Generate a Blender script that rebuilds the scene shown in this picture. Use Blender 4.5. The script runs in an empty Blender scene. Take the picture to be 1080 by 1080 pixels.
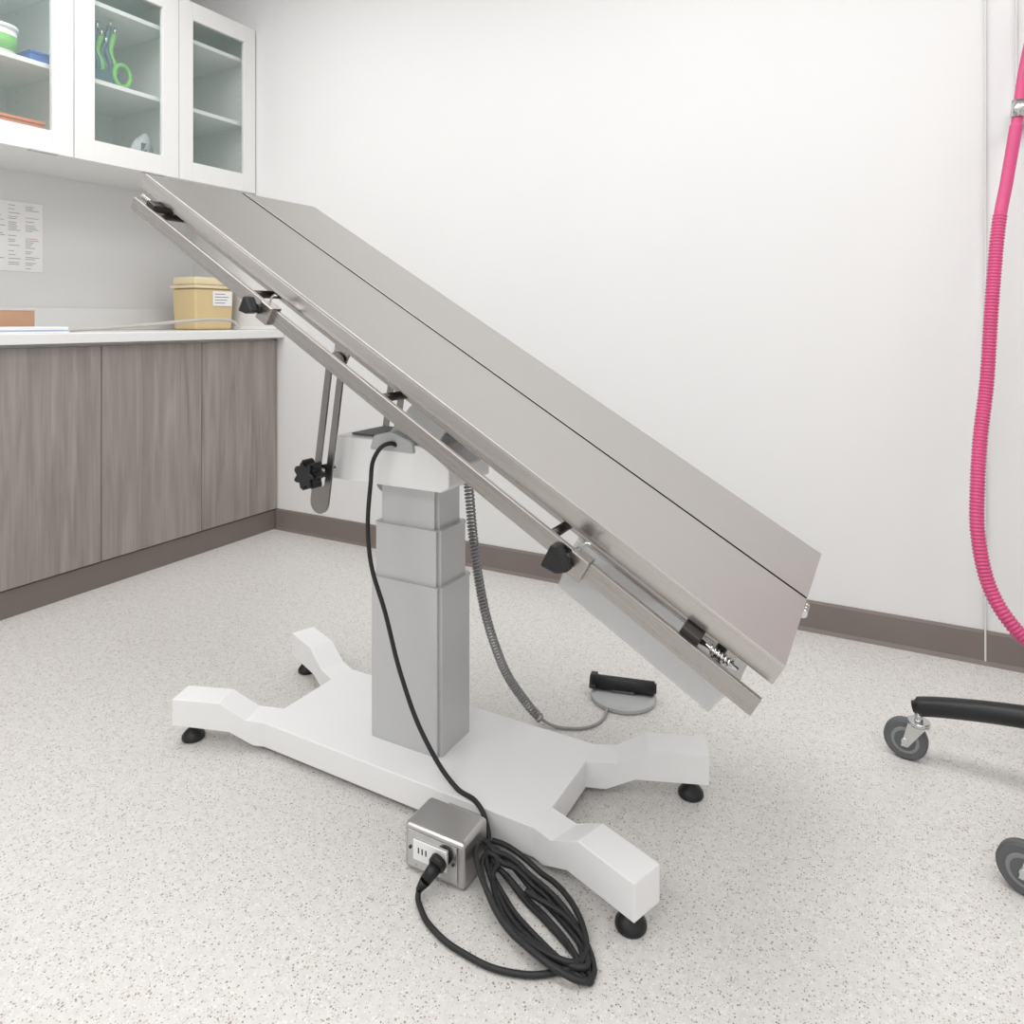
import bpy, bmesh, math, random
from mathutils import Vector, Matrix
random.seed(4)
sc = bpy.context.scene
try:
    sc.view_settings.view_transform = 'Standard'
except Exception: pass

# ---------------------------------------------------------------- materials
def new_mat(name):
    m = bpy.data.materials.new(name); m.use_nodes = True
    nt = m.node_tree; b = nt.nodes['Principled BSDF']
    return m, nt, b
def P(name, col, rough=0.5, metal=0.0, spec=0.5, alpha=1.0, trans=0.0, var=0.0, vscale=8.0, bump=0.0, bscale=60.0, emit=None, ior=1.45):
    m, nt, b = new_mat(name)
    b.inputs['Base Color'].default_value = (*col, 1)
    b.inputs['Roughness'].default_value = rough
    b.inputs['Metallic'].default_value = metal
    b.inputs['Specular IOR Level'].default_value = spec
    b.inputs['Alpha'].default_value = alpha
    b.inputs['Transmission Weight'].default_value = trans
    b.inputs['IOR'].default_value = ior
    tc = nt.nodes.new('ShaderNodeTexCoord')
    if var > 0:
        n = nt.nodes.new('ShaderNodeTexNoise'); n.inputs['Scale'].default_value = vscale; n.inputs['Detail'].default_value = 4
        nt.links.new(tc.outputs['Object'], n.inputs['Vector'])
        r = nt.nodes.new('ShaderNodeValToRGB')
        r.color_ramp.elements[0].position = .3; r.color_ramp.elements[1].position = .7
        r.color_ramp.elements[0].color = (*[c*(1-var) for c in col], 1)
        r.color_ramp.elements[1].color = (*[min(1, c*(1+var)) for c in col], 1)
        nt.links.new(n.outputs['Fac'], r.inputs['Fac']); nt.links.new(r.outputs['Color'], b.inputs['Base Color'])
    if bump > 0:
        n2 = nt.nodes.new('ShaderNodeTexNoise'); n2.inputs['Scale'].default_value = bscale
        nt.links.new(tc.outputs['Object'], n2.inputs['Vector'])
        bp = nt.nodes.new('ShaderNodeBump'); bp.inputs['Strength'].default_value = bump; bp.inputs['Distance'].default_value = .002
        nt.links.new(n2.outputs['Fac'], bp.inputs['Height']); nt.links.new(bp.outputs['Normal'], b.inputs['Normal'])
    return m

def brushed(name, col, rough, stretch):
    m, nt, b = new_mat(name)
    tc = nt.nodes.new('ShaderNodeTexCoord'); mp = nt.nodes.new('ShaderNodeMapping')
    mp.inputs['Scale'].default_value = stretch
    nt.links.new(tc.outputs['Object'], mp.inputs['Vector'])
    n = nt.nodes.new('ShaderNodeTexNoise'); n.inputs['Scale'].default_value = 1; n.inputs['Detail'].default_value = 5
    nt.links.new(mp.outputs[0], n.inputs['Vector'])
    r = nt.nodes.new('ShaderNodeValToRGB')
    r.color_ramp.elements[0].position = .3; r.color_ramp.elements[1].position = .7
    r.color_ramp.elements[0].color = (*[c*.95 for c in col], 1); r.color_ramp.elements[1].color = (*[c*1.04 for c in col], 1)
    nt.links.new(n.outputs['Fac'], r.inputs['Fac']); nt.links.new(r.outputs['Color'], b.inputs['Base Color'])
    mr = nt.nodes.new('ShaderNodeMapRange'); mr.inputs['To Min'].default_value = rough-.06; mr.inputs['To Max'].default_value = rough+.07
    nt.links.new(n.outputs['Fac'], mr.inputs['Value']); nt.links.new(mr.outputs[0], b.inputs['Roughness'])
    b.inputs['Metallic'].default_value = 1.0
    return m

M_wall = P('wall_paint', (.785, .785, .783), .75, bump=.06, bscale=120, var=.006, vscale=2)
M_ceil = P('ceiling_paint', (.85, .85, .85), .8, bump=.05)
M_base = P('taupe_rubber_base', (.205, .172, .156), .45, var=.04, vscale=4)
M_white = P('white_powder_coat', (.89, .89, .89), .30, bump=.04, bscale=400)
M_cab = P('white_melamine', (.83, .83, .82), .35, var=.005)
M_counter = P('white_laminate', (.82, .82, .81), .3, var=.005)
M_black = P('black_plastic', (.012, .012, .013), .4, bump=.1, bscale=200)
M_gap_shade = P('black_gap_shade', (.008, .008, .008), .9, spec=.1, var=.05)  # near-black colour standing in for the shade in the tabletop gap
M_rubber = P('black_rubber_cable', (.018, .018, .020), .5, bump=.05)
M_grey = P('grey_rubber', (.12, .125, .13), .55, var=.05)
M_lgrey = P('light_grey_plastic', (.48, .49, .49), .5, var=.02)
M_coil = P('coil_cord_grey', (.33, .33, .33), .5, var=.02)
M_alu = P('painted_aluminium_column', (.57, .575, .58), .40, metal=.3, bump=.05, bscale=500)
M_steel = brushed('brushed_steel_top', (.54, .52, .502), .31, (4, 500, 4))
M_steel2 = brushed('brushed_steel_rail', (.40, .38, .365), .28, (4, 200, 200))
M_edge = brushed('brushed_steel_lip', (.52, .50, .485), .24, (4, 200, 200))
M_chrome = P('chrome', (.62, .62, .62), .18, metal=1, bump=.02)
M_dsteel = P('dark_steel', (.07, .063, .06), .4, metal=.8, var=.05)
M_glass = P('cabinet_glass', (.60, .80, .74), .02, alpha=.10, spec=.5)
M_pink = P('pink_hose', (.64, .08, .22), .38, var=.05, vscale=20)
M_yellow = P('sharps_yellow', (.70, .55, .30), .4, var=.03)
M_yellowl = P('sharps_lid', (.82, .71, .48), .4, var=.03)
M_paper = P('paper', (.90, .90, .90), .8, var=.01)
M_ink = P('ink', (.30, .30, .31), .8, var=.05)
M_inkred = P('ink_red', (.6, .28, .28), .8, var=.05)
M_inkgrn = P('ink_green', (.25, .5, .32), .8, var=.05)
M_brown = P('cardboard', (.50, .30, .19), .8, var=.06)
M_blue = P('blue_plastic', (.04, .10, .45), .4, var=.05)
M_green = P('green_plastic', (.18, .50, .10), .4, var=.05)
M_orange = P('orange_plastic', (.7, .20, .08), .5, var=.05)
M_tool = P('tool_grey_blue', (.07, .12, .17), .4, metal=.3, var=.1)
M_tray = P('translucent_tray', (.74, .75, .76), .3, alpha=.38, var=.01)
M_tube = P('clear_vinyl_tube', (.50, .48, .44), .35, var=.05)

# floor: speckled vinyl
M_floor, nt, b = new_mat('speckled_vinyl')
tc = nt.nodes.new('ShaderNodeTexCoord')
def speck(scale, thr, col, prev, mul=.25, add=.2):
    v = nt.nodes.new('ShaderNodeTexVoronoi'); v.inputs['Scale'].default_value = scale
    nt.links.new(tc.outputs['Object'], v.inputs['Vector'])
    sep = nt.nodes.new('ShaderNodeSeparateColor'); nt.links.new(v.outputs['Color'], sep.inputs[0])
    gt = nt.nodes.new('ShaderNodeMath'); gt.operation = 'GREATER_THAN'; gt.inputs[1].default_value = thr
    nt.links.new(sep.outputs[0], gt.inputs[0])
    lt = nt.nodes.new('ShaderNodeMath'); lt.operation = 'MULTIPLY_ADD'
    lt.inputs[1].default_value = mul; lt.inputs[2].default_value = add
    nt.links.new(sep.outputs[1], lt.inputs[0])
    l2 = nt.nodes.new('ShaderNodeMath'); l2.operation = 'LESS_THAN'
    nt.links.new(v.outputs['Distance'], l2.inputs[0]); nt.links.new(lt.outputs[0], l2.inputs[1])
    mu = nt.nodes.new('ShaderNodeMath'); mu.operation = 'MULTIPLY'
    nt.links.new(gt.outputs[0], mu.inputs[0]); nt.links.new(l2.outputs[0], mu.inputs[1])
    mx = nt.nodes.new('ShaderNodeMix'); mx.data_type = 'RGBA'
    nt.links.new(mu.outputs[0], mx.inputs['Factor'])
    nt.links.new(prev, mx.inputs['A']); mx.inputs['B'].default_value = (*col, 1)
    return mx.outputs['Result']
n = nt.nodes.new('ShaderNodeTexNoise'); n.inputs['Scale'].default_value = 60; n.inputs['Detail'].default_value = 6
nt.links.new(tc.outputs['Object'], n.inputs['Vector'])
r = nt.nodes.new('ShaderNodeValToRGB'); r.color_ramp.elements[0].position = .35; r.color_ramp.elements[1].position = .65
r.color_ramp.elements[0].color = (.635, .618, .597, 1); r.color_ramp.elements[1].color = (.70, .685, .664, 1)
nt.links.new(n.outputs['Fac'], r.inputs['Fac'])
o = speck(190, .55, (.76, .75, .735), r.outputs['Color'])
o = speck(260, .62, (.50, .47, .44), o)
o = speck(200, .84, (.38, .315, .265), o)
o = speck(300, .90, (.20, .17, .155), o)
nt.links.new(o, b.inputs['Base Color']); b.inputs['Roughness'].default_value = .40

def wood(name, seed):
    m, nt, b = new_mat(name)
    tc = nt.nodes.new('ShaderNodeTexCoord'); mp = nt.nodes.new('ShaderNodeMapping')
    mp.inputs['Scale'].default_value = (26, 26, 2.0); mp.inputs['Location'].default_value = (seed*3.1, seed*7.7, seed)
    nt.links.new(tc.outputs['Object'], mp.inputs['Vector'])
    n = nt.nodes.new('ShaderNodeTexNoise'); n.inputs['Scale'].default_value = 1; n.inputs['Detail'].default_value = 8; n.inputs['Distortion'].default_value = .8
    nt.links.new(mp.outputs[0], n.inputs['Vector'])
    mp2 = nt.nodes.new('ShaderNodeMapping'); mp2.inputs['Scale'].default_value = (170, 170, 4)
    nt.links.new(tc.outputs['Object'], mp2.inputs['Vector'])
    n2 = nt.nodes.new('ShaderNodeTexNoise'); n2.inputs['Scale'].default_value = 1; n2.inputs['Detail'].default_value = 3
    nt.links.new(mp2.outputs[0], n2.inputs['Vector'])
    ad = nt.nodes.new('ShaderNodeMath'); ad.operation = 'MULTIPLY_ADD'; ad.inputs[1].default_value = .45
    nt.links.new(n2.outputs['Fac'], ad.inputs[0]); nt.links.new(n.outputs['Fac'], ad.inputs[2])
    r = nt.nodes.new('ShaderNodeValToRGB')
    r.color_ramp.elements[0].position = .45; r.color_ramp.elements[1].position = .98
    r.color_ramp.elements[0].color = (.235, .205, .187, 1); r.color_ramp.elements[1].color = (.385, .345, .32, 1)
    nt.links.new(ad.outputs[0], r.inputs['Fac']); nt.links.new(r.outputs['Color'], b.inputs['Base Color'])
    b.inputs['Roughness'].default_value = .5
    return m
M_wood = [wood('grey_wood_laminate_%d' % i, i) for i in range(1, 5)]

# ---------------------------------------------------------------- geometry helpers
def root(name, loc):
    e = bpy.data.objects.new(name, None); e.empty_display_size = .1; e.location = loc
    sc.collection.objects.link(e); return e
def attach(o, r):
    if r is not None:
        o.parent = r; o.matrix_parent_inverse = Matrix.Translation(-Vector(r.location))
def finish(bm, name, mat, r=None, bevel=0, segs=2, M=None, smooth=False):
    if bevel > 0:
        bmesh.ops.bevel(bm, geom=[e for e in bm.edges], offset=bevel, segments=segs, profile=.5, affect='EDGES', clamp_overlap=True)
    bmesh.ops.recalc_face_normals(bm, faces=bm.faces)
    me = bpy.data.meshes.new(name); bm.to_mesh(me); bm.free()
    if smooth:
        for p in me.polygons: p.use_smooth = True
    me.materials.append(mat)
    o = bpy.data.objects.new(name, me); sc.collection.objects.link(o)
    if M is not None: o.matrix_world = M
    attach(o, r)
    if r is not None and M is not None:
        o.matrix_basis = M
    return o
def box(name, x0, x1, y0, y1, z0, z1, mat, r=None, bevel=0, M=None, segs=2):
    bm = bmesh.new(); bmesh.ops.create_cube(bm, size=1)
    for v in bm.verts:
        v.co = Vector(((x0+x1)/2+v.co.x*(x1-x0), (y0+y1)/2+v.co.y*(y1-y0), (z0+z1)/2+v.co.z*(z1-z0)))
    return finish(bm, name, mat, r, bevel, segs, M)
def prism(name, pts, axis, e0, e1, mat, r=None, bevel=0, M=None, segs=2):
    bm = bmesh.new()
    def co(p, e):
        return {'y': (p[0], e, p[1]), 'z': (p[0], p[1], e), 'x': (e, p[0], p[1])}[axis]
    a = [bm.verts.new(co(p, e0)) for p in pts]; c = [bm.verts.new(co(p, e1)) for p in pts]
    bm.faces.new(a); bm.faces.new(c[::-1])
    k = len(pts)
    for i in range(k):
        bm.faces.new((a[i], c[i], c[(i+1) % k], a[(i+1) % k]))
    return finish(bm, name, mat, r, bevel, segs, M)
def cyl(name, p0, p1, r0, mat, r=None, r1=None, n=24, bevel=0, M=None):
    p0 = Vector(p0); p1 = Vector(p1); d = p1-p0
    bm = bmesh.new()
    bmesh.ops.create_cone(bm, cap_ends=True, segments=n, radius1=r0, radius2=r0 if r1 is None else r1, depth=d.length)
    q = d.to_track_quat('Z', 'Y').to_matrix().to_4x4()
    if bevel > 0:
        es = [e for e in bm.edges if abs(e.verts[0].co.z-e.verts[1].co.z) < 1e-6]
        bmesh.ops.bevel(bm, geom=es, offset=bevel, segments=3, affect='EDGES')
    bmesh.ops.transform(bm, matrix=Matrix.Translation((p0+p1)/2) @ q, verts=bm.verts)
    o = finish(bm, name, mat, r, M=M)
    for p in o.data.polygons:
        p.use_smooth = len(p.vertices) == 4
    return o
def lathe(name, c, prof, mat, r=None, n=28, M=None):
    bm = bmesh.new(); rings = []
    for (rad, z) in prof:
        rings.append([bm.verts.new((c[0]+rad*math.cos(2*math.pi*i/n), c[1]+rad*math.sin(2*math.pi*i/n), c[2]+z)) for i in range(n)])
    for a, bb in zip(rings, rings[1:]):
        for i in range(n):
            bm.faces.new((a[i], a[(i+1) % n], bb[(i+1) % n], bb[i]))
    bm.faces.new(rings[0][::-1]); bm.faces.new(rings[-1])
    return finish(bm, name, mat, r, smooth=True, M=M)
def curve(name, pts, rad, mat, r=None, res=8, poly=False, M=None):
    cu = bpy.data.curves.new(name, 'CURVE'); cu.dimensions = '3D'; cu.bevel_depth = rad; cu.bevel_resolution = 4; cu.use_fill_caps = True
    if poly:
        s = cu.splines.new('POLY'); s.points.add(len(pts)-1)
        for p, q in zip(s.points, pts): p.co = (*q, 1)
    else:
        s = cu.splines.new('BEZIER'); s.bezier_points.add(len(pts)-1); s.resolution_u = res
        for p, q in zip(s.bezier_points, pts):
            p.co = q; p.handle_left_type = p.handle_right_type = 'AUTO'
    cu.materials.append(mat)
    o = bpy.data.objects.new(name, cu); sc.collection.objects.link(o); attach(o, r)
    if M is not None: o.matrix_basis = M
    return o
def cat(pts, n=12):
    out = []
    P_ = [Vector(p) for p in pts]; P_ = [2*P_[0]-P_[1]] + P_ + [2*P_[-1]-P_[-2]]
    for i in range(1, len(P_)-2):
        for k in range(n):
            t = k/n
            out.append(.5*((2*P_[i])+(-P_[i-1]+P_[i+1])*t+(2*P_[i-1]-5*P_[i]+4*P_[i+1]-P_[i+2])*t*t+(-P_[i-1]+3*P_[i]-3*P_[i+1]+P_[i+2])*t**3))
    out.append(P_[-2]); return out
def resample(pts, step):
    out = [pts[0].copy()]; acc = 0
    for a, c in zip(pts, pts[1:]):
        L = (c-a).length; s = step-acc
        while s <= L and L > 0:
            out.append(a.lerp(c, s/L)); s += step
        acc = L-(s-step)
    return out
def sweep(name, pts, radf, mat, r=None, n=16):
    bm = bmesh.new(); rings = []; up = Vector((0, 1, 0)); N = len(pts)
    for i, p in enumerate(pts):
        t = (pts[min(i+1, N-1)]-pts[max(i-1, 0)]).normalized()
        a = (up-t*up.dot(t)).normalized(); up = a; c = t.cross(a); R = radf(i)
        rings.append([bm.verts.new(p+(a*math.cos(2*math.pi*k/n)+c*math.sin(2*math.pi*k/n))*R) for k in range(n)])
    for a, c in zip(rings, rings[1:]):
        for i in range(n): bm.faces.new((a[i], a[(i+1) % n], c[(i+1) % n], c[i]))
    bm.faces.new(rings[0][::-1]); bm.faces.new(rings[-1])
    return finish(bm, name, mat, r, smooth=True)

# ---------------------------------------------------------------- room
XL, XR, YB, YF, ZC = -3.23, 2.6, 2.483, -2.2, 2.75
box('floor', XL-.1, XR+.1, YF-.1, YB+.1, -.1, 0, M_floor)
box('ceiling', XL-.1, XR+.1, YF-.1, YB+.1, ZC, ZC+.1, M_ceil)
box('wall_left', XL-.1, XL, YF, YB, 0, ZC, M_wall)
box('wall_right', XR, XR+.1, YF, YB, 0, ZC, M_wall)
box('wall_back', XL-.1, XR+.1, YB, YB+.1, 0, ZC, M_wall)
box('wall_front', XL-.1, XR+.1, YF-.1, YF, 0, ZC, M_wall)
def bb_profile(name, x0, x1):
    prism(name, [(YB, 0), (YB-.016, 0), (YB-.009, .012), (YB-.007, .09), (YB-.003, .098), (YB, .098)], 'x', x0, x1, M_base)
bb_profile('baseboard_back', -2.62, XR)
box('baseboard_right', XR-.008, XR, YF, YB-.017, 0, .098, M_base)
box('baseboard_front', XL, XR-.009, YF, YF+.008, 0, .098, M_base)
M_guard = P('corner_guard', (.70, .71, .71), .25)
box('trim_1', .226, .231, YB-.010, YB-.0005, .0, ZC-.01, M_guard, bevel=.001)
box('trim_2', .30, .305, YB-.010, YB-.0005, 1.50, ZC-.01, M_guard, bevel=.001)

# ---------------------------------------------------------------- upper cabinets
ux = -2.76; uz0, uz1 = 1.625, 2.42
uc = root('glass_door_wall_cabinet', (XL+.2, 1.5, uz0))
ys = [.26, .71, 1.155, 1.603, 2.056, YB-.004]
box('back_panel', XL+.001, XL+.012, ys[0], ys[-1], uz0, uz1, M_cab, uc)
box('bottom_panel', XL+.012, ux-.021, ys[0], ys[-1], uz0+.002, uz0+.022, M_cab, uc)
box('top_panel', XL+.012, ux-.021, ys[0], ys[-1], uz1-.02, uz1, M_cab, uc)
for i, y in enumerate(ys):
    y0 = y-.009 if 0 < i < len(ys)-1 else (y if i == 0 else y-.018)
    box('divider_%d' % i, XL+.012, ux-.021, y0, y0+.018, uz0+.022, uz1-.02, M_cab, uc)
    for s in (0, 1):
        for xx in (ux-.09, XL+.09):
            for k in range(14):
                z = 1.75+k*.032*1.4
                if abs(z-1.97) < .02 or abs(z-2.28) < .02: continue
                yy = y0-.0006 if s == 0 else y0+.0186
                cyl('peg_hole', (xx, yy-.0004, z), (xx, yy+.0004, z), .0035, M_lgrey, uc, n=8)
for i in range(5):
    for k, z in enumerate((1.962, 2.272)):
        box('shelf_%d_%d' % (i, k), XL+.013, ux-.04, ys[i]+.012, ys[i+1]-.012, z-.018, z, M_cab, uc, bevel=.001)
    y0, y1 = ys[i]+.002, ys[i+1]-.002
    sw = .078 if i < 4 else .068; zb = uz0+.08; zt = uz1-.08
    box('door_%d_stile_a' % i, ux-.02, ux, y0, y0+sw, uz0-.004, uz1, M_cab, uc, bevel=.0015)
    box('door_%d_stile_b' % i, ux-.02, ux, y1-sw, y1, uz0-.004, uz1, M_cab, uc, bevel=.0015)
    box('door_%d_rail_a' % i, ux-.02, ux, y0+sw, y1-sw, uz0-.004, zb, M_cab, uc, bevel=.0015)
    box('door_%d_rail_b' % i, ux-.02, ux, y0+sw, y1-sw, zt, uz1, M_cab, uc, bevel=.0015)
    box('door_%d_glass' % i, ux-.014, ux-.009, y0+sw-.003, y1-sw+.003, zb-.003, zt+.003, M_glass, uc)
    pa = y1-.16 if i < 3 else y0+.06
    if i != 4:
        box('door_%d_pull' % i, ux-.01, ux+.012, pa if i != 3 else y1-.17, (pa if i != 3 else y1-.17)+.10, uz0-.009, uz0-.0045, M_chrome, uc)

# cabinet contents
t = root('plastic_tub', (-2.92, 1.41, 1.963))
lathe('tub', (-2.90, 1.40, 1.9625), [(.060, 0), (.066, .10)], M_paper, t)
lathe('tub_label', (-2.90, 1.40, 1.985), [(.0635, 0), (.0668, .055)], M_green, t)
lathe('lid', (-2.90, 1.40, 2.0627), [(.070, 0), (.070, .014), (.06, .017)], M_paper, t)
t = root('blue_storage_box', (-2.87, 1.53, 1.963))
box('body', -2.94, -2.82, 1.478, 1.565, 1.9625, 1.995, M_blue, t, bevel=.004)
box('lid', -2.945, -2.815, 1.475, 1.568, 1.9955, 2.004, M_blue, t, bevel=.002)
t = root('orange_tray', (-2.92, 1.4, 1.65))
box('tray', -2.94, -2.81, 1.36, 1.52, 1.648, 1.73, M_orange, t, bevel=.004)
box('lid', -2.945, -2.805, 1.355, 1.525, 1.7305, 1.742, M_orange, t, bevel=.002)
t = root('clipper_tool_set', (-2.88, 1.78, 1.963))
box('holder', -2.91, -2.83, 1.70, 1.83, 1.9625, 2.02, M_tool, t, bevel=.004)
for k in range(7):
    y = 1.712+k*.0185; h = .16+.025*((k*7) % 4)
    mm = [M_tool, M_tool, M_tool, M_green, M_tool, M_tool, M_green][k]
    curve('handle_%d' % k, [(-2.87, y, 2.0), (-2.86, y+.006, 2.04), (-2.875, y-.006, 1.99+h*.6), (-2.87, y+.006, 1.98+h)], .0115, mm, t)
    cyl('blade_%d' % k, (-2.87, y+.006, 1.98+h), (-2.865, y+.01, 2.01+h), .007, M_chrome, t, n=10)
pts = [(-2.83, 1.840+.035*math.cos(a*math.pi/8), 2.015+.045*math.sin(a*math.pi/8)) for a in range(17)]
curve('green_loop', pts, .009, M_green, t, poly=True)
t = root('plastic_bag', (-2.9, 1.98, 1.65))
bm = bmesh.new()
bmesh.ops.create_icosphere(bm, subdivisions=3, radius=1)
for v in bm.verts:
    f = 1+.18*math.sin(v.co.x*7+v.co.z*5)+.1*math.sin(v.co.y*13)
    v.co = Vector((-2.86+v.co.x*.02*f, 1.945+v.co.y*.045*f*(1.1-.4*v.co.z)+.02*v.co.z, 1.73+v.co.z*.08))
finish(bm, 'bag', P('bag_film', (.62, .66, .70), .2, alpha=.75), t, smooth=True)
box('bag_label', -2.842, -2.838, 1.93, 1.955, 1.72, 1.76, M_grey, t)

# ---------------------------------------------------------------- lower cabinets
lx = -2.616
lc = root('base_cabinet', (XL+.3, 1.5, 0))
ly = [.31, .745, 1.18, 1.62, 2.058, YB-.004]
box('carcass', XL+.002, lx-.02, ly[0], ly[-1], .098, .915, M_cab, lc)
box('toe_kick', XL+.002, lx-.022, ly[0], ly[-1], 0, .097, M_base, lc)
box('toe_kick_base', lx-.0215, lx-.010, ly[0], ly[-1], .0, .093, M_base, lc, bevel=.002)
for i in range(5):
    box('door_%d' % i, lx-.0195, lx, ly[i]+.0015, ly[i+1]-.0015, .099, .905, M_wood[i % 4], lc, bevel=.001)
box('countertop', XL+.002, lx+.045, ly[0]-.01, YB-.002, .918, .955, M_counter, lc, bevel=.003)
box('backsplash', XL+.002, XL+.02, ly[0]-.01, YB-.022, .9555, 1.055, M_counter, lc, bevel=.002)
box('side_splash', XL+.002, lx+.0, YB-.021, YB-.003, .9555, .972, M_counter, lc, bevel=.002)

# counter items
t = root('sharps_container', (-2.95, 2.32, .956))
bx0, bx1, by0, by1 = -3.03, -2.86, 2.215, 2.435
bm = bmesh.new(); bmesh.ops.create_cube(bm, size=1)
for v in bm.verts:
    s = .93 if v.co.z < 0 else 1
    v.co = Vector(((bx0+bx1)/2+v.co.x*(bx1-bx0)*s, (by0+by1)/2+v.co.y*(by1-by0)*s, .956+(v.co.z+.5)*.195))
finish(bm, 'body', M_yellow, t, .012, 3)
box('rim', bx0-.006, bx1+.006, by0-.006, by1+.006, 1.1515, 1.166, M_yellowl, t, bevel=.004)
box('lid', bx0+.002, bx1-.002, by0+.002, by1-.002, 1.1665, 1.205, M_yellowl, t, bevel=.01)
box('label', bx1+.0005, bx1+.0015, 2.31, 2.42, 1.07, 1.14, M_paper, t)
for k in range(4):
    box('label_line_%d' % k, bx1+.0017, bx1+.002, 2.32, 2.38+.01*(k % 3), 1.082+k*.014, 1.086+k*.014, M_ink, t)
t = root('cardboard_box', (-2.95, 1.43, .956))
box('body', -3.03, -2.88, 1.38, 1.525, .9556, 1.035, M_brown, t, bevel=.002)
box('flap', -3.03, -2.88, 1.38, 1.525, 1.0355, 1.038, M_brown, t)
t = root('paper_stack', (-2.72, 1.45, .956))
M_pblue = P('pale_blue_paper', (.40, .50, .72), .7)
for k in range(4):
    box('sheet_%d' % k, -2.84+.004*k, -2.63-.003*k, 1.28, 1.51+.003*(k % 2), .9556+k*.0055, .9606+k*.0055, [M_paper, M_pblue, M_paper, M_paper][k], t)
t = root('vinyl_tubing', (-2.8, 1.9, .965))
curve('tube', [(-2.80, 1.60, .963), (-2.78, 1.78, .972), (-2.76, 1.95, .985), (-2.74, 2.12, 1.0), (-2.72, 2.25, 1.003), (-2.71, 2.31, .99), (-2.70, 2.33, .963)], .0075, M_tube, t)

# wall notice
t = root('wall_notice_paper', (XL+.002, 1.63, 1.35))
box('sheet', XL+.0008, XL+.0022, 1.527, 1.742, 1.205, 1.497, M_paper, t)
box('sheet_edge_shade', XL+.0003, XL+.0007, 1.5255, 1.7435, 1.2035, 1.4985, M_lgrey, t)  # grey rim painted as the sheet's faint edge shadow on the wall
z = 1.480
for k in range(34):
    for c in range(3):
        y0 = 1.540+c*.066
        mm = M_ink
        if k in (8, 9) and c == 0: mm = M_inkgrn
        if k in (6, 17) and c > 0: mm = M_inkred
        if random.random() < .8 and k % 9 != 5:
            box('text_line', XL+.0024, XL+.0027, y0, y0+.02+.035*random.random(), z-.0022, z, mm, t)
    z -= .0079

# ---------------------------------------------------------------- operating table
ot = root('veterinary_operating_table', (-.937, 1.32, 0))
BC = Vector((-.934, 1.322, 0)); MB = Matrix.Translation(BC) @ Matrix.Rotation(math.radians(-.7), 4, 'Z')
pz0, pz1 = .014, .070
box('base_platform', -.357, .357, -.147, .147, pz0, pz1, M_white, ot, bevel=.0018, M=MB)
for sy, nm in ((-1, 'front'), (1, 'rear')):
    for s, sn in ((-1, 'left'), (1, 'right')):
        p0 = Vector((s*.325, sy*.1035, 0)); p1 = Vector((s*(.583 if s > 0 else .578), sy*.198, 0))
        dd = (p1-p0); L = dd.length; dd.normalize(); nn = Vector((-dd.y, dd.x, 0))
        Ma = MB @ Matrix(((dd.x, nn.x, 0, p0.x), (dd.y, nn.y, 0, p0.y), (0, 0, 1, 0), (0, 0, 0, 1)))
        pr = [(0, pz0+.0008), (.065, pz0+.0008), (.125, .044), (L, .044), (L, .107), (.150, .107), (.085, pz1-.0006), (0, pz1-.0006)]
        prism('base_arm_%s_%s' % (nm, sn), pr, 'y', -.033, .033, M_white, ot, bevel=.0018, M=Ma)
        ft = L-.034
        lathe('foot_pad_%s_%s' % (nm, sn), (ft, 0, 0), [(.0245, 0), (.0265, .003), (.026, .009), (.018, .019), (.011, .024), (.009, .029)], M_black, ot, M=Ma)
        cyl('foot_stem_%s_%s' % (nm, sn), (ft, 0, .027), (ft, 0, .046), .0065, M_chrome, ot, M=Ma)
# telescopic column
kx, ky = -.945, 1.320
def colseg(name, w, d, z0, z1, mat=M_alu):
    bm = bmesh.new(); bmesh.ops.create_cube(bm, size=1)
    for v in bm.verts: v.co = Vector((kx+v.co.x*w, ky+v.co.y*d, (z0+z1)/2+v.co.z*(z1-z0)))
    es = [e for e in bm.edges if abs(e.verts[0].co.z-e.verts[1].co.z) > 1e-4]
    bmesh.ops.bevel(bm, geom=es, offset=.008, segments=4, affect='EDGES')
    return finish(bm, name, mat, ot)
colseg('column_outer', .190, .126, pz1, .4265)
colseg('column_outer_cap', .193, .129, .4245, .430)
colseg('column_middle', .176, .113, .43, .546)
colseg('column_middle_cap', .179, .116, .544, .549)
colseg('column_inner', .156, .096, .548, .645)
# head housing
hy0, hy1 = 1.238, 1.405
prism('head_housing', [(-1.132, .640), (-.835, .640), (-.815, .653), (-.815, .69), (-.865, .728), (-.925, .737), (-1.132, .738)], 'y', hy0, hy1, M_white, ot, bevel=.003)
prism('cable_gland_cover', [(-1.02, .717), (-.90, .717), (-.905, .742), (-.96, .760), (-1.01, .748)], 'y', hy0-.006, hy0+.10, M_lgrey, ot, bevel=.004)
prism('head_top_recess', [(-1.10, .739), (-.93, .739), (-.93, .743), (-1.10, .743)], 'y', hy0+.03, hy1-.02, M_grey, ot)
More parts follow.
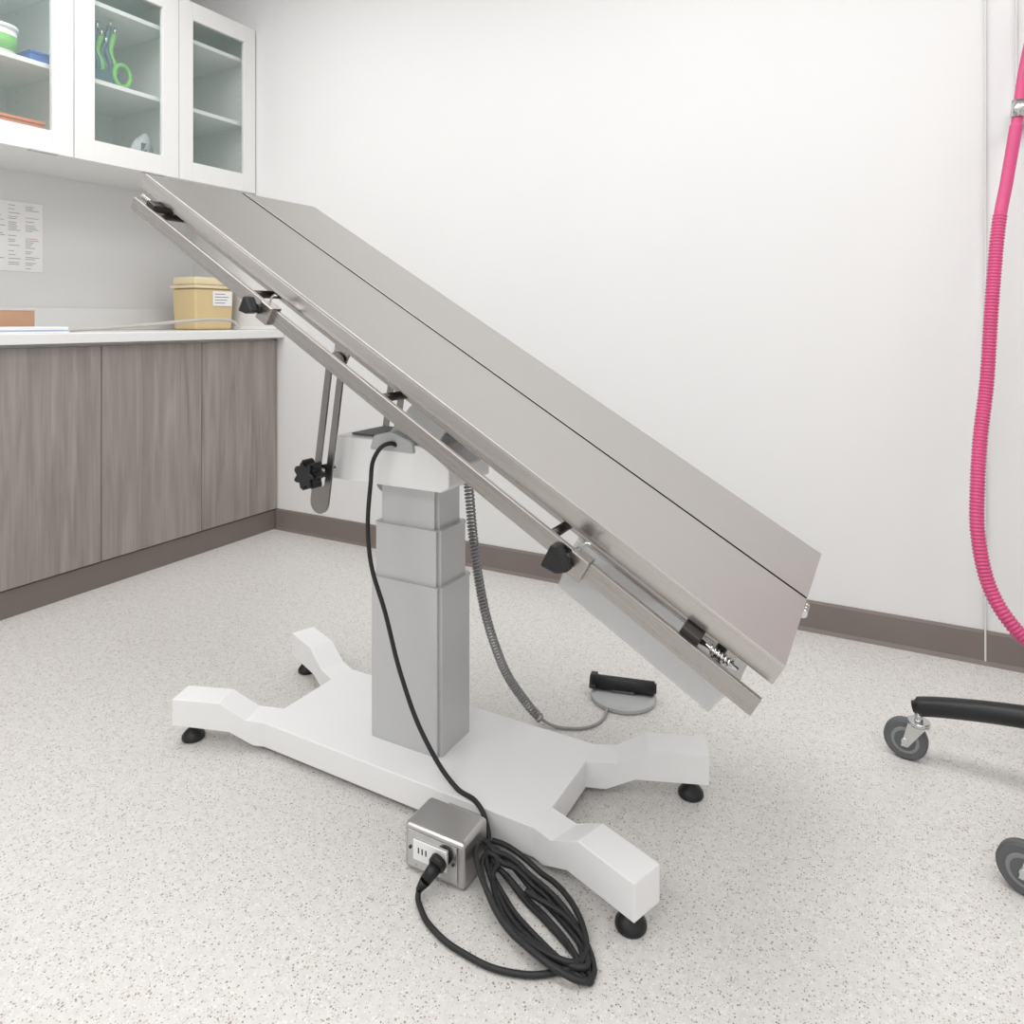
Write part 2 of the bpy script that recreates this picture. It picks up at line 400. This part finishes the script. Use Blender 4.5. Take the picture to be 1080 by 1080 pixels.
# tilt frame
th = math.atan2(.806, 1.37)
A = Vector((-1.503, 0, 1.334)); ct, st = math.cos(th), math.sin(th)
MT = Matrix(((ct, 0, st, A.x), (0, 1, 0, 0), (-st, 0, ct, A.z), (0, 0, 0, 1)))
LEN = 1.59; y0, y1 = 1.033, 1.567; ym = 1.305
gp = .0050
def panel(name, ya, yb_):
    box(name, 0, LEN, ya, yb_, -.006, 0, M_steel, ot, bevel=.0008, M=MT, segs=2)
panel('tabletop_panel_front', y0, ym-gp)
panel('tabletop_panel_rear', ym+gp, y1)
box('panel_front_side_lip', 0, LEN, y0, y0+.004, -.034, -.005, M_edge, ot, M=MT, bevel=.001)
box('panel_rear_side_lip', 0, LEN, y1-.004, y1, -.034, -.005, M_steel2, ot, M=MT)
for a0, nm in ((0, 'head'), (LEN-.004, 'foot')):
    box('panel_front_%s_lip' % nm, a0, a0+.004, y0+.003, ym-gp, -.034, -.005, M_steel2, ot, M=MT)
    box('panel_rear_%s_lip' % nm, a0, a0+.004, ym+gp, y1-.003, -.034, -.005, M_steel2, ot, M=MT)
box('centre_gap_shade', .001, LEN-.001, ym-gp-.0004, ym+gp+.0004, -.020, -.0010, M_gap_shade, ot, M=MT)  # dark strip filling the open gap, painted shade between the panels
for nm, ya in (('front', 1.085), ('rear', 1.49)):
    box('frame_beam_%s' % nm, .05, LEN-.05, ya, ya+.03, -.066, -.0345, M_steel2, ot, M=MT, bevel=.001)
for k, a in enumerate((.06, .42, .80, 1.15, LEN-.09)):
    box('frame_cross_%d' % k, a, a+.03, 1.114, 1.491, -.064, -.0345, M_steel2, ot, M=MT)
for nm, ya in (('front', .997), ('rear', 1.593)):
    box('accessory_rail_%s' % nm, 0.040, LEN-.004, ya, ya+.010, -.073, -.045, M_steel2, ot, M=MT, bevel=.001)
    for k, a in enumerate((.085, .44, .82, 1.21, 1.50)):
        u0, u1 = (1.005, 1.09) if nm == 'front' else (1.515, 1.595)
        cyl('rail_spacer_%s_%d' % (nm, k), (a+.015, u0, -.058), (a+.015, u1, -.058), .008, M_dsteel, ot, M=MT)
box('end_latch_block', 1.455, 1.485, 1.008, 1.07, -.058, -.036, M_dsteel, ot, M=MT, bevel=.002)
curve('end_latch_spring', [(1.50+.0008*i, 1.03+.006*math.cos(i*.9), -.048+.006*math.sin(i*.9)) for i in range(45)], .0016, M_chrome, ot, poly=True, M=MT)
cyl('end_latch_pin', (1.48, 1.03, -.048), (1.545, 1.03, -.048), .004, M_chrome, ot, M=MT)
curve('head_latch_spring', [(.035+.0008*i, 1.02+.005*math.cos(i*.9), -.042+.005*math.sin(i*.9)) for i in range(40)], .0015, M_chrome, ot, poly=True, M=MT)
box('head_latch_block', .07, .10, 1.008, 1.06, -.055, -.036, M_dsteel, ot, M=MT, bevel=.002)
for k in range(3):
    cyl('hinge_knuckle_%d' % k, (LEN+.006, ym-.02+.014*k, -.02), (LEN+.006, ym-.008+.014*k, -.02), .007, M_chrome, ot, M=MT)
for k, (a, s) in enumerate(((.50, .8), (1.258, 1.0))):
    box('rail_clamp_%d' % k, a+.012, a+.045, .986, 1.012, -.078, -.041, M_steel2, ot, M=MT, bevel=.002)
    cyl('clamp_screw_%d' % k, (a+.012, .98, -.058), (a+.012, 1.0, -.058), .008, M_black, ot, M=MT)
    w = .024*s
    cxx = (MT @ Vector((a, 0, -.058)))
    tri = [(cxx.x-w*.95, cxx.z-w*.60), (cxx.x+w*.15, cxx.z-w*.95), (cxx.x+w*1.0, cxx.z-w*.70), (cxx.x+w*.2, cxx.z+w*.85), (cxx.x-w*.2, cxx.z+w*.85)]
    prism('wing_knob_%d' % k, tri, 'y', .960, .984, M_black, ot, bevel=.004, segs=3)
    curve('clamp_pin_%d' % k, [(a+.02, 1.0, -.04), (a+.022, 1.0, -.025), (a+.03, 1.0, -.02)], .0018, M_chrome, ot, M=MT)
# pivot yoke
for nm, ya in (('front', 1.252), ('rear', 1.375)):
    prism('pivot_yoke_%s' % nm, [(-1.0, .735), (-.86, .731), (-.81, .80), (-.80, .86), (-.84, .89), (-.90, .84), (-.96, .775)], 'y', ya, ya+.008, M_lgrey, ot, bevel=.001)
cyl('pivot_shaft', (-.84, 1.23, .855), (-.84, 1.41, .855), .013, M_dsteel, ot)
box('yoke_mount_plate', .62, .86, 1.22, 1.41, -.075, -.066, M_dsteel, ot, M=MT)
prism('yoke_mount_lug', [(-.87, .84), (-.81, .83), (-.80, .90), (-.86, .93)], 'y', 1.29, 1.35, M_dsteel, ot, bevel=.002)
def link(name, top, bot, y, w, mat=M_steel2):
    top = Vector(top); bot = Vector(bot); d = (bot-top); L = d.length; d.normalize(); nrm = Vector((-d.y, d.x))
    bm = bmesh.new()
    def ring(hw, e0, e1):
        pts = []
        for k in range(9):
            a = math.pi*k/8
            pts.append(top+d*e0 - d*hw*math.sin(a)+nrm*hw*math.cos(a))
        for k in range(9):
            a = math.pi*k/8
            pts.append(top+d*(L-e1) + d*hw*math.sin(a)-nrm*hw*math.cos(a))
        return pts
    out = ring(w, 0, 0); inn = ring(w*.36, .02, .045); N = len(out)
    V = {}
    for lab, rr in (('o', out), ('i', inn)):
        for s, yy in ((0, y), (1, y+.005)):
            V[lab, s] = [bm.verts.new((p.x, yy, p.y)) for p in rr]
    for i in range(N):
        j = (i+1) % N
        bm.faces.new((V['o', 0][i], V['o', 0][j], V['i', 0][j], V['i', 0][i]))
        bm.faces.new((V['o', 1][i], V['i', 1][i], V['i', 1][j], V['o', 1][j]))
        bm.faces.new((V['o', 0][i], V['o', 1][i], V['o', 1][j], V['o', 0][j]))
        bm.faces.new((V['i', 0][i], V['i', 0][j], V['i', 1][j], V['i', 1][i]))
    return finish(bm, name, mat, ot)
M_linkm = brushed('brushed_link', (.27, .255, .245), .35, (200, 200, 6))
link('slotted_link_front', (-1.085, .905), (-1.132, .595), 1.195, .026, M_linkm)
link('slotted_link_rear', (-1.085, .905), (-1.132, .595), 1.425, .026, M_linkm)
for nm, ya, yb_ in (('front', 1.18, 1.21), ('rear', 1.415, 1.445)):
    cyl('link_pivot_%s' % nm, (-1.085, ya, .905), (-1.085, yb_, .905), .011, M_dsteel, ot)
    prism('link_hanger_%s' % nm, [(-1.10, .895), (-1.068, .895), (-1.02, .985), (-1.05, 1.0), (-1.085, .99)], 'y', ya+.022, ya+.028, M_steel2, ot)
kz = .664; kxk = -1.127
cyl('lock_shaft', (kxk, 1.17, kz), (kxk, 1.44, kz), .007, M_chrome, ot)
cyl('lock_collar', (kxk, 1.202, kz), (kxk, 1.215, kz), .014, M_black, ot)
box('lock_shaft_boss', -1.145, -1.12, 1.245, 1.395, .649, .683, M_white, ot, bevel=.003)
pts = []
for i in range(56):
    a = 2*math.pi*i/56; rr = .0285+.0055*math.cos(7*a); pts.append((kxk+rr*math.cos(a), kz+rr*math.sin(a)))
prism('star_knob', pts, 'y', 1.148, 1.175, M_black, ot)
prism('star_knob_face', [(kxk+(p[0]-kxk)*.86, kz+(p[1]-kz)*.86) for p in pts], 'y', 1.142, 1.149, M_black, ot)
# translucent fluid tray under the foot end
bm = bmesh.new()
ta0, ta1, tya, tyb, tc0, tc1 = 1.26, 1.55, 1.09, 1.30, -.163, -.085
tv = [bm.verts.new(p) for p in [(ta0, tya, tc0), (ta1, tya, tc0), (ta1, tyb, tc0), (ta0, tyb, tc0), (ta0-.01, tya-.01, tc1), (ta1+.01, tya-.01, tc1), (ta1+.01, tyb+.01, tc1), (ta0-.01, tyb+.01, tc1)]]
bm.faces.new((tv[0], tv[1], tv[2], tv[3]))
for i in range(4): bm.faces.new((tv[i], tv[(i+1) % 4], tv[4+(i+1) % 4], tv[4+i]))
o = finish(bm, 'fluid_tray', M_tray, ot, M=MT)
md = o.modifiers.new('s', 'SOLIDIFY'); md.thickness = .003
box('fluid_tray_runner', 1.25, 1.52, 1.078, 1.084, -.09, -.066, M_tray, ot, M=MT)
# coiled cord
cp = resample(cat([(-.875, 1.40, .66), (-.872, 1.41, .60), (-.868, 1.42, .50), (-.862, 1.44, .38), (-.850, 1.465, .27), (-.830, 1.51, .15), (-.800, 1.565, .055), (-.775, 1.588, .014)], 20), .0011)
hel = []; up = Vector((0, 1, 0)); ph = 0
for i, p in enumerate(cp):
    tt = (cp[min(i+1, len(cp)-1)]-cp[max(i-1, 0)]).normalized(); a = (up-tt*up.dot(tt)).normalized(); c = tt.cross(a); ph += .0011/.0085*2*math.pi
    hel.append(p+(a*math.cos(ph)+c*math.sin(ph))*.0095)
cu = curve('coiled_cord', hel, .0026, M_coil, ot, poly=True); cu.data.bevel_resolution = 2
# power cable from head
curve('power_cable', [(-.945, 1.24, .728), (-.957, 1.222, .736), (-.985, 1.212, .712), (-.994, 1.205, .650), (-.992, 1.20, .495), (-.950, 1.20, .38), (-.905, 1.20, .25), (-.843, 1.195, .145), (-.768, 1.19, .0765), (-.705, 1.172, .073), (-.672, 1.15, .055), (-.655, 1.13, .03)], .0048, M_rubber, ot)
loops = []
dirm = Vector((.894, -.40, 0)); dn = Vector((.40, .894, 0))
for k in range(6):
    c0 = Vector((-.536+.012*random.uniform(-1, 1), 1.062+.010*random.uniform(-1, 1), 0)); am = .122+.016*random.uniform(-1, 1); bmn = .016+.009*k
    for i in range(24):
        a = 2*math.pi*i/24+math.pi
        p = c0+dirm*am*math.cos(a)+dn*bmn*math.sin(a)
        q = max(0, min(1, (-.56-p.x)/.10))
        p.z = .006+.045*q*(.6+.08*k)+.004*k*(.5+.5*math.sin(a*2+k))
        loops.append(p)
curve('power_cable_loops', [(-.655, 1.13, .03)]+loops[1:], .0048, M_rubber, ot, res=6)
curve('plug_cable', [(-.7216, 1.025, .028), (-.726, 1.008, .014), (-.7035, .985, .006), (-.66, .962, .006), (-.60, .95, .006), (-.52, .955, .006), (-.455, .99, .007), (-.425, 1.03, .012), (-.46, 1.07, .014), (-.56, 1.09, .02)], .0048, M_rubber, ot)
# outlet box
M_boxs = P('box_steel', (.50, .49, .48), .3, metal=.85, bump=.05)
box('outlet_box', -.792, -.663, 1.055, 1.138, .001, .084, M_boxs, ot, bevel=.008, segs=3)
box('outlet_box_bracket', -.77, -.69, 1.137, 1.175, .02, .055, M_boxs, ot)
box('outlet_faceplate', -.782, -.676, 1.0522, 1.0542, .012, .076, M_chrome, ot, bevel=.0008)
box('outlet_body', -.768, -.696, 1.049, 1.0518, .028, .064, M_paper, ot, bevel=.001)
for k, xx in enumerate((-.757, -.749, -.741)):
    box('outlet_slot_%d' % k, xx, xx+.0025, 1.0484, 1.0488, .042, .052, M_black, ot)
for xx in (-.776, -.684):
    cyl('outlet_screw', (xx, 1.0505, .045), (xx, 1.0523, .045), .003, M_dsteel, ot, n=10)
cyl('plug_head', (-.708, 1.048, .049), (-.710, 1.035, .043), .016, M_black, ot, bevel=.002)
cyl('plug_body', (-.709, 1.038, .045), (-.7175, 1.015, .030), .0125, M_black, ot, r1=.010)
cyl('plug_relief', (-.7175, 1.015, .030), (-.726, 1.008, .016), .010, M_black, ot, r1=.006)

# ---------------------------------------------------------------- foot pedal
fp = root('foot_pedal', (-.61, 1.80, 0))
fc = Vector((-.635, 1.80, 0))
bm = bmesh.new(); rings = []
for rad, z in ((.082, 0), (.086, .004), (.086, .012), (.078, .018)):
    rings.append([bm.verts.new((fc.x+rad*math.cos(2*math.pi*i/40), fc.y+rad*.95*math.sin(2*math.pi*i/40), z)) for i in range(40)])
for a, c in zip(rings, rings[1:]):
    for i in range(40): bm.faces.new((a[i], a[(i+1) % 40], c[(i+1) % 40], c[i]))
bm.faces.new(rings[0][::-1]); bm.faces.new(rings[-1])
finish(bm, 'pedal_base', M_lgrey, fp)
d = Vector((.93, .22, 0)).normalized(); nn = Vector((-d.y, d.x, 0))
MP = Matrix(((d.x, nn.x, 0, fc.x), (d.y, nn.y, 0, fc.y), (0, 0, 1, 0), (0, 0, 0, 1)))
cyl('pedal_bar', (-.086, .002, .036), (.086, .002, .036), .0175, M_black, fp, bevel=.005, M=MP)
prism('pedal_wing', [(-.022, .026), (.012, .0195), (.028, .034), (.028, .050), (.0, .053)], 'x', -.089, -.070, M_black, fp, bevel=.003, M=MP)
box('pedal_pivot', -.03, .03, -.014, .018, .0182, .026, M_grey, fp, bevel=.001, M=MP)
curve('pedal_cord', [(-.65, 1.722, .008), (-.645, 1.68, .004), (-.66, 1.63, .004), (-.70, 1.60, .004), (-.74, 1.588, .006), (-.775, 1.588, .014)], .0035, M_coil, fp)

# ---------------------------------------------------------------- rolling stand
C = Vector((.393, 1.817, 0)); R0 = .35
rs = root('anesthesia_machine_stand', (C.x, C.y, 0))
M_wcore = P('wheel_core_grey', (.25, .26, .27), .5)
for k in range(5):
    ang = math.radians([173, 241.3, 314, 27, 100][k])
    u = Vector((math.cos(ang), math.sin(ang), 0)); e = C+u*R0
    legp = [C+u*.02+Vector((0, 0, .175)), C+u*.12+Vector((0, 0, .168)), C+u*.22+Vector((0, 0, .154)), C+u*.31+Vector((0, 0, .136)), C+u*(R0+.012)+Vector((0, 0, .122))]
    lp = cat(legp, 8); NL = len(lp)
    sweep('leg_%d' % k, lp, lambda i: .024-.004*i/NL if i < NL-2 else .013, M_black, rs, n=16)
    cyl('caster_stem_%d' % k, e+Vector((0, 0, .085)), e+Vector((0, 0, .115)), .009, M_chrome, rs)
    ax = Vector((.15, 1, 0)).normalized() if k == 0 else (Vector((.35, .95, 0)).normalized() if k == 1 else Vector((math.cos(k), math.sin(k), 0)))
    tr = -Vector((ax.y, -ax.x, 0))
    w = e+tr*.026+Vector((0, 0, .045))
    cyl('caster_wheel_%d' % k, w-ax*.011, w+ax*.011, .045, M_grey, rs, n=40, bevel=.004)
    cyl('caster_wheel_core_%d' % k, w-ax*.0125, w+ax*.0125, .029, M_wcore, rs, n=32, bevel=.001)
    cyl('caster_wheel_ring_%d' % k, w-ax*.0135, w+ax*.0135, .022, M_grey, rs, n=32)
    cyl('caster_axle_%d' % k, w-ax*.019, w+ax*.019, .007, M_chrome, rs, n=16)
    for s in (-1, 1):
        bm = bmesh.new()
        q = [w+Vector((0, 0, -.012))-tr*.006, w+Vector((0, 0, -.012))+tr*.008, e+tr*.020+Vector((0, 0, .088)), e-tr*.018+Vector((0, 0, .088))]
        vv = [bm.verts.new(p+ax*s*.0145) for p in q]+[bm.verts.new(p+ax*s*.0175) for p in q]
        bm.faces.new(vv[:4]); bm.faces.new(vv[4:][::-1])
        for i in range(4): bm.faces.new((vv[i], vv[4+i], vv[4+(i+1) % 4], vv[(i+1) % 4]))
        finish(bm, 'caster_fork_%d' % k, M_chrome, rs)
    cyl('caster_crown_%d' % k, e+Vector((0, 0, .084)), e+Vector((0, 0, .094)), .022, M_chrome, rs)
lathe('hub', (C.x, C.y, .14), [(.04, 0), (.055, .01), (.055, .05), (.035, .06)], M_black, rs)
cyl('pole', (C.x, C.y, .2), (C.x, C.y, 1.25), .019, M_chrome, rs)
box('flowmeter_box', C.x-.09, C.x+.09, C.y-.06, C.y+.06, 1.0, 1.3, M_lgrey, rs, bevel=.01)

# ---------------------------------------------------------------- pink hose (room coordinates, metres)
hr = root('pink_gas_hose', (.2, 2.3, 1.5))
def bearing(u, d, v):
    X = (u-540)/752*d
    return (.8805*X-.4742*d, .4742*X+.8805*d, 1-(v-338)/752*d)
hp = cat([bearing(1110, 1.90, -40), bearing(1090, 1.92, 30), bearing(1079, 1.93, 80), bearing(1073, 1.93, 125), bearing(1062, 1.93, 190), bearing(1053, 1.92, 240), bearing(1046, 1.90, 320), bearing(1041, 1.88, 400), bearing(1034, 1.85, 460), bearing(1031, 1.82, 510), bearing(1031, 1.79, 560), bearing(1041, 1.76, 612), bearing(1062, 1.72, 652), bearing(1095, 1.68, 684), bearing(1150, 1.6, 700), bearing(1240, 1.5, 640), bearing(1300, 1.42, 520)], 14)
hp = resample(hp, .0022)
L1 = .68/.0022
sweep('hose', hp, lambda i: (.0135 if i < L1*.64 else (.0155 if i < L1 else .0160+(.0014 if (i % 4) < 2 else -.0010))), M_pink, hr)
pc = Vector(bearing(1074, 1.93, 118))
cyl('hose_connector', pc+Vector((0, 0, -.015)), pc+Vector((.004, 0, .03)), .019, M_chrome, hr)
cyl('connector_arm', pc+Vector((0, 0, .01)), Vector((pc.x+.02, YB-.001, pc.z+.01)), .010, M_chrome, hr)
lathe('wall_plate', (pc.x+.02, YB-.02, pc.z-.02), [(.018, 0), (.018, .06)], M_lgrey, hr)

# ---------------------------------------------------------------- lights
def lamp(x, y, sx_, sy_, power):
    r_ = root('ceiling_light_panel', (x, y, ZC-.02))
    box('frame', x-sx_/2-.02, x+sx_/2+.02, y-sy_/2-.02, y+sy_/2+.02, ZC-.03, ZC-.001, M_white, r_)
    l = bpy.data.lights.new('panel_light', 'AREA'); l.shape = 'RECTANGLE'; l.size = sx_; l.size_y = sy_; l.energy = power; l.color = (1, .992, .988)
    o = bpy.data.objects.new('panel_light', l); o.location = (x, y, ZC-.035); sc.collection.objects.link(o); attach(o, r_)
for x in (-2.1, -.4, 1.3):
    for y in (-1.1, 1.1):
        lamp(x, y, 1.2, 1.2, (21.5 if y > 0 else 18.5) * (1.06 if x < 0 else .85))

w = bpy.data.worlds.new('World'); sc.world = w; w.use_nodes = True
w.node_tree.nodes['Background'].inputs[0].default_value = (1, 1, 1, 1)
w.node_tree.nodes['Background'].inputs[1].default_value = .5

# ---------------------------------------------------------------- camera
cd = bpy.data.cameras.new('camera'); cam = bpy.data.objects.new('camera', cd); sc.collection.objects.link(cam)
cd.sensor_width = 36; cd.lens = 752/1080*36; cd.shift_y = -(540-338)/1080
cam.location = (0, 0, 1.0); cam.rotation_euler = (math.radians(90), 0, math.atan2(.4742, .8805))
sc.camera = cam
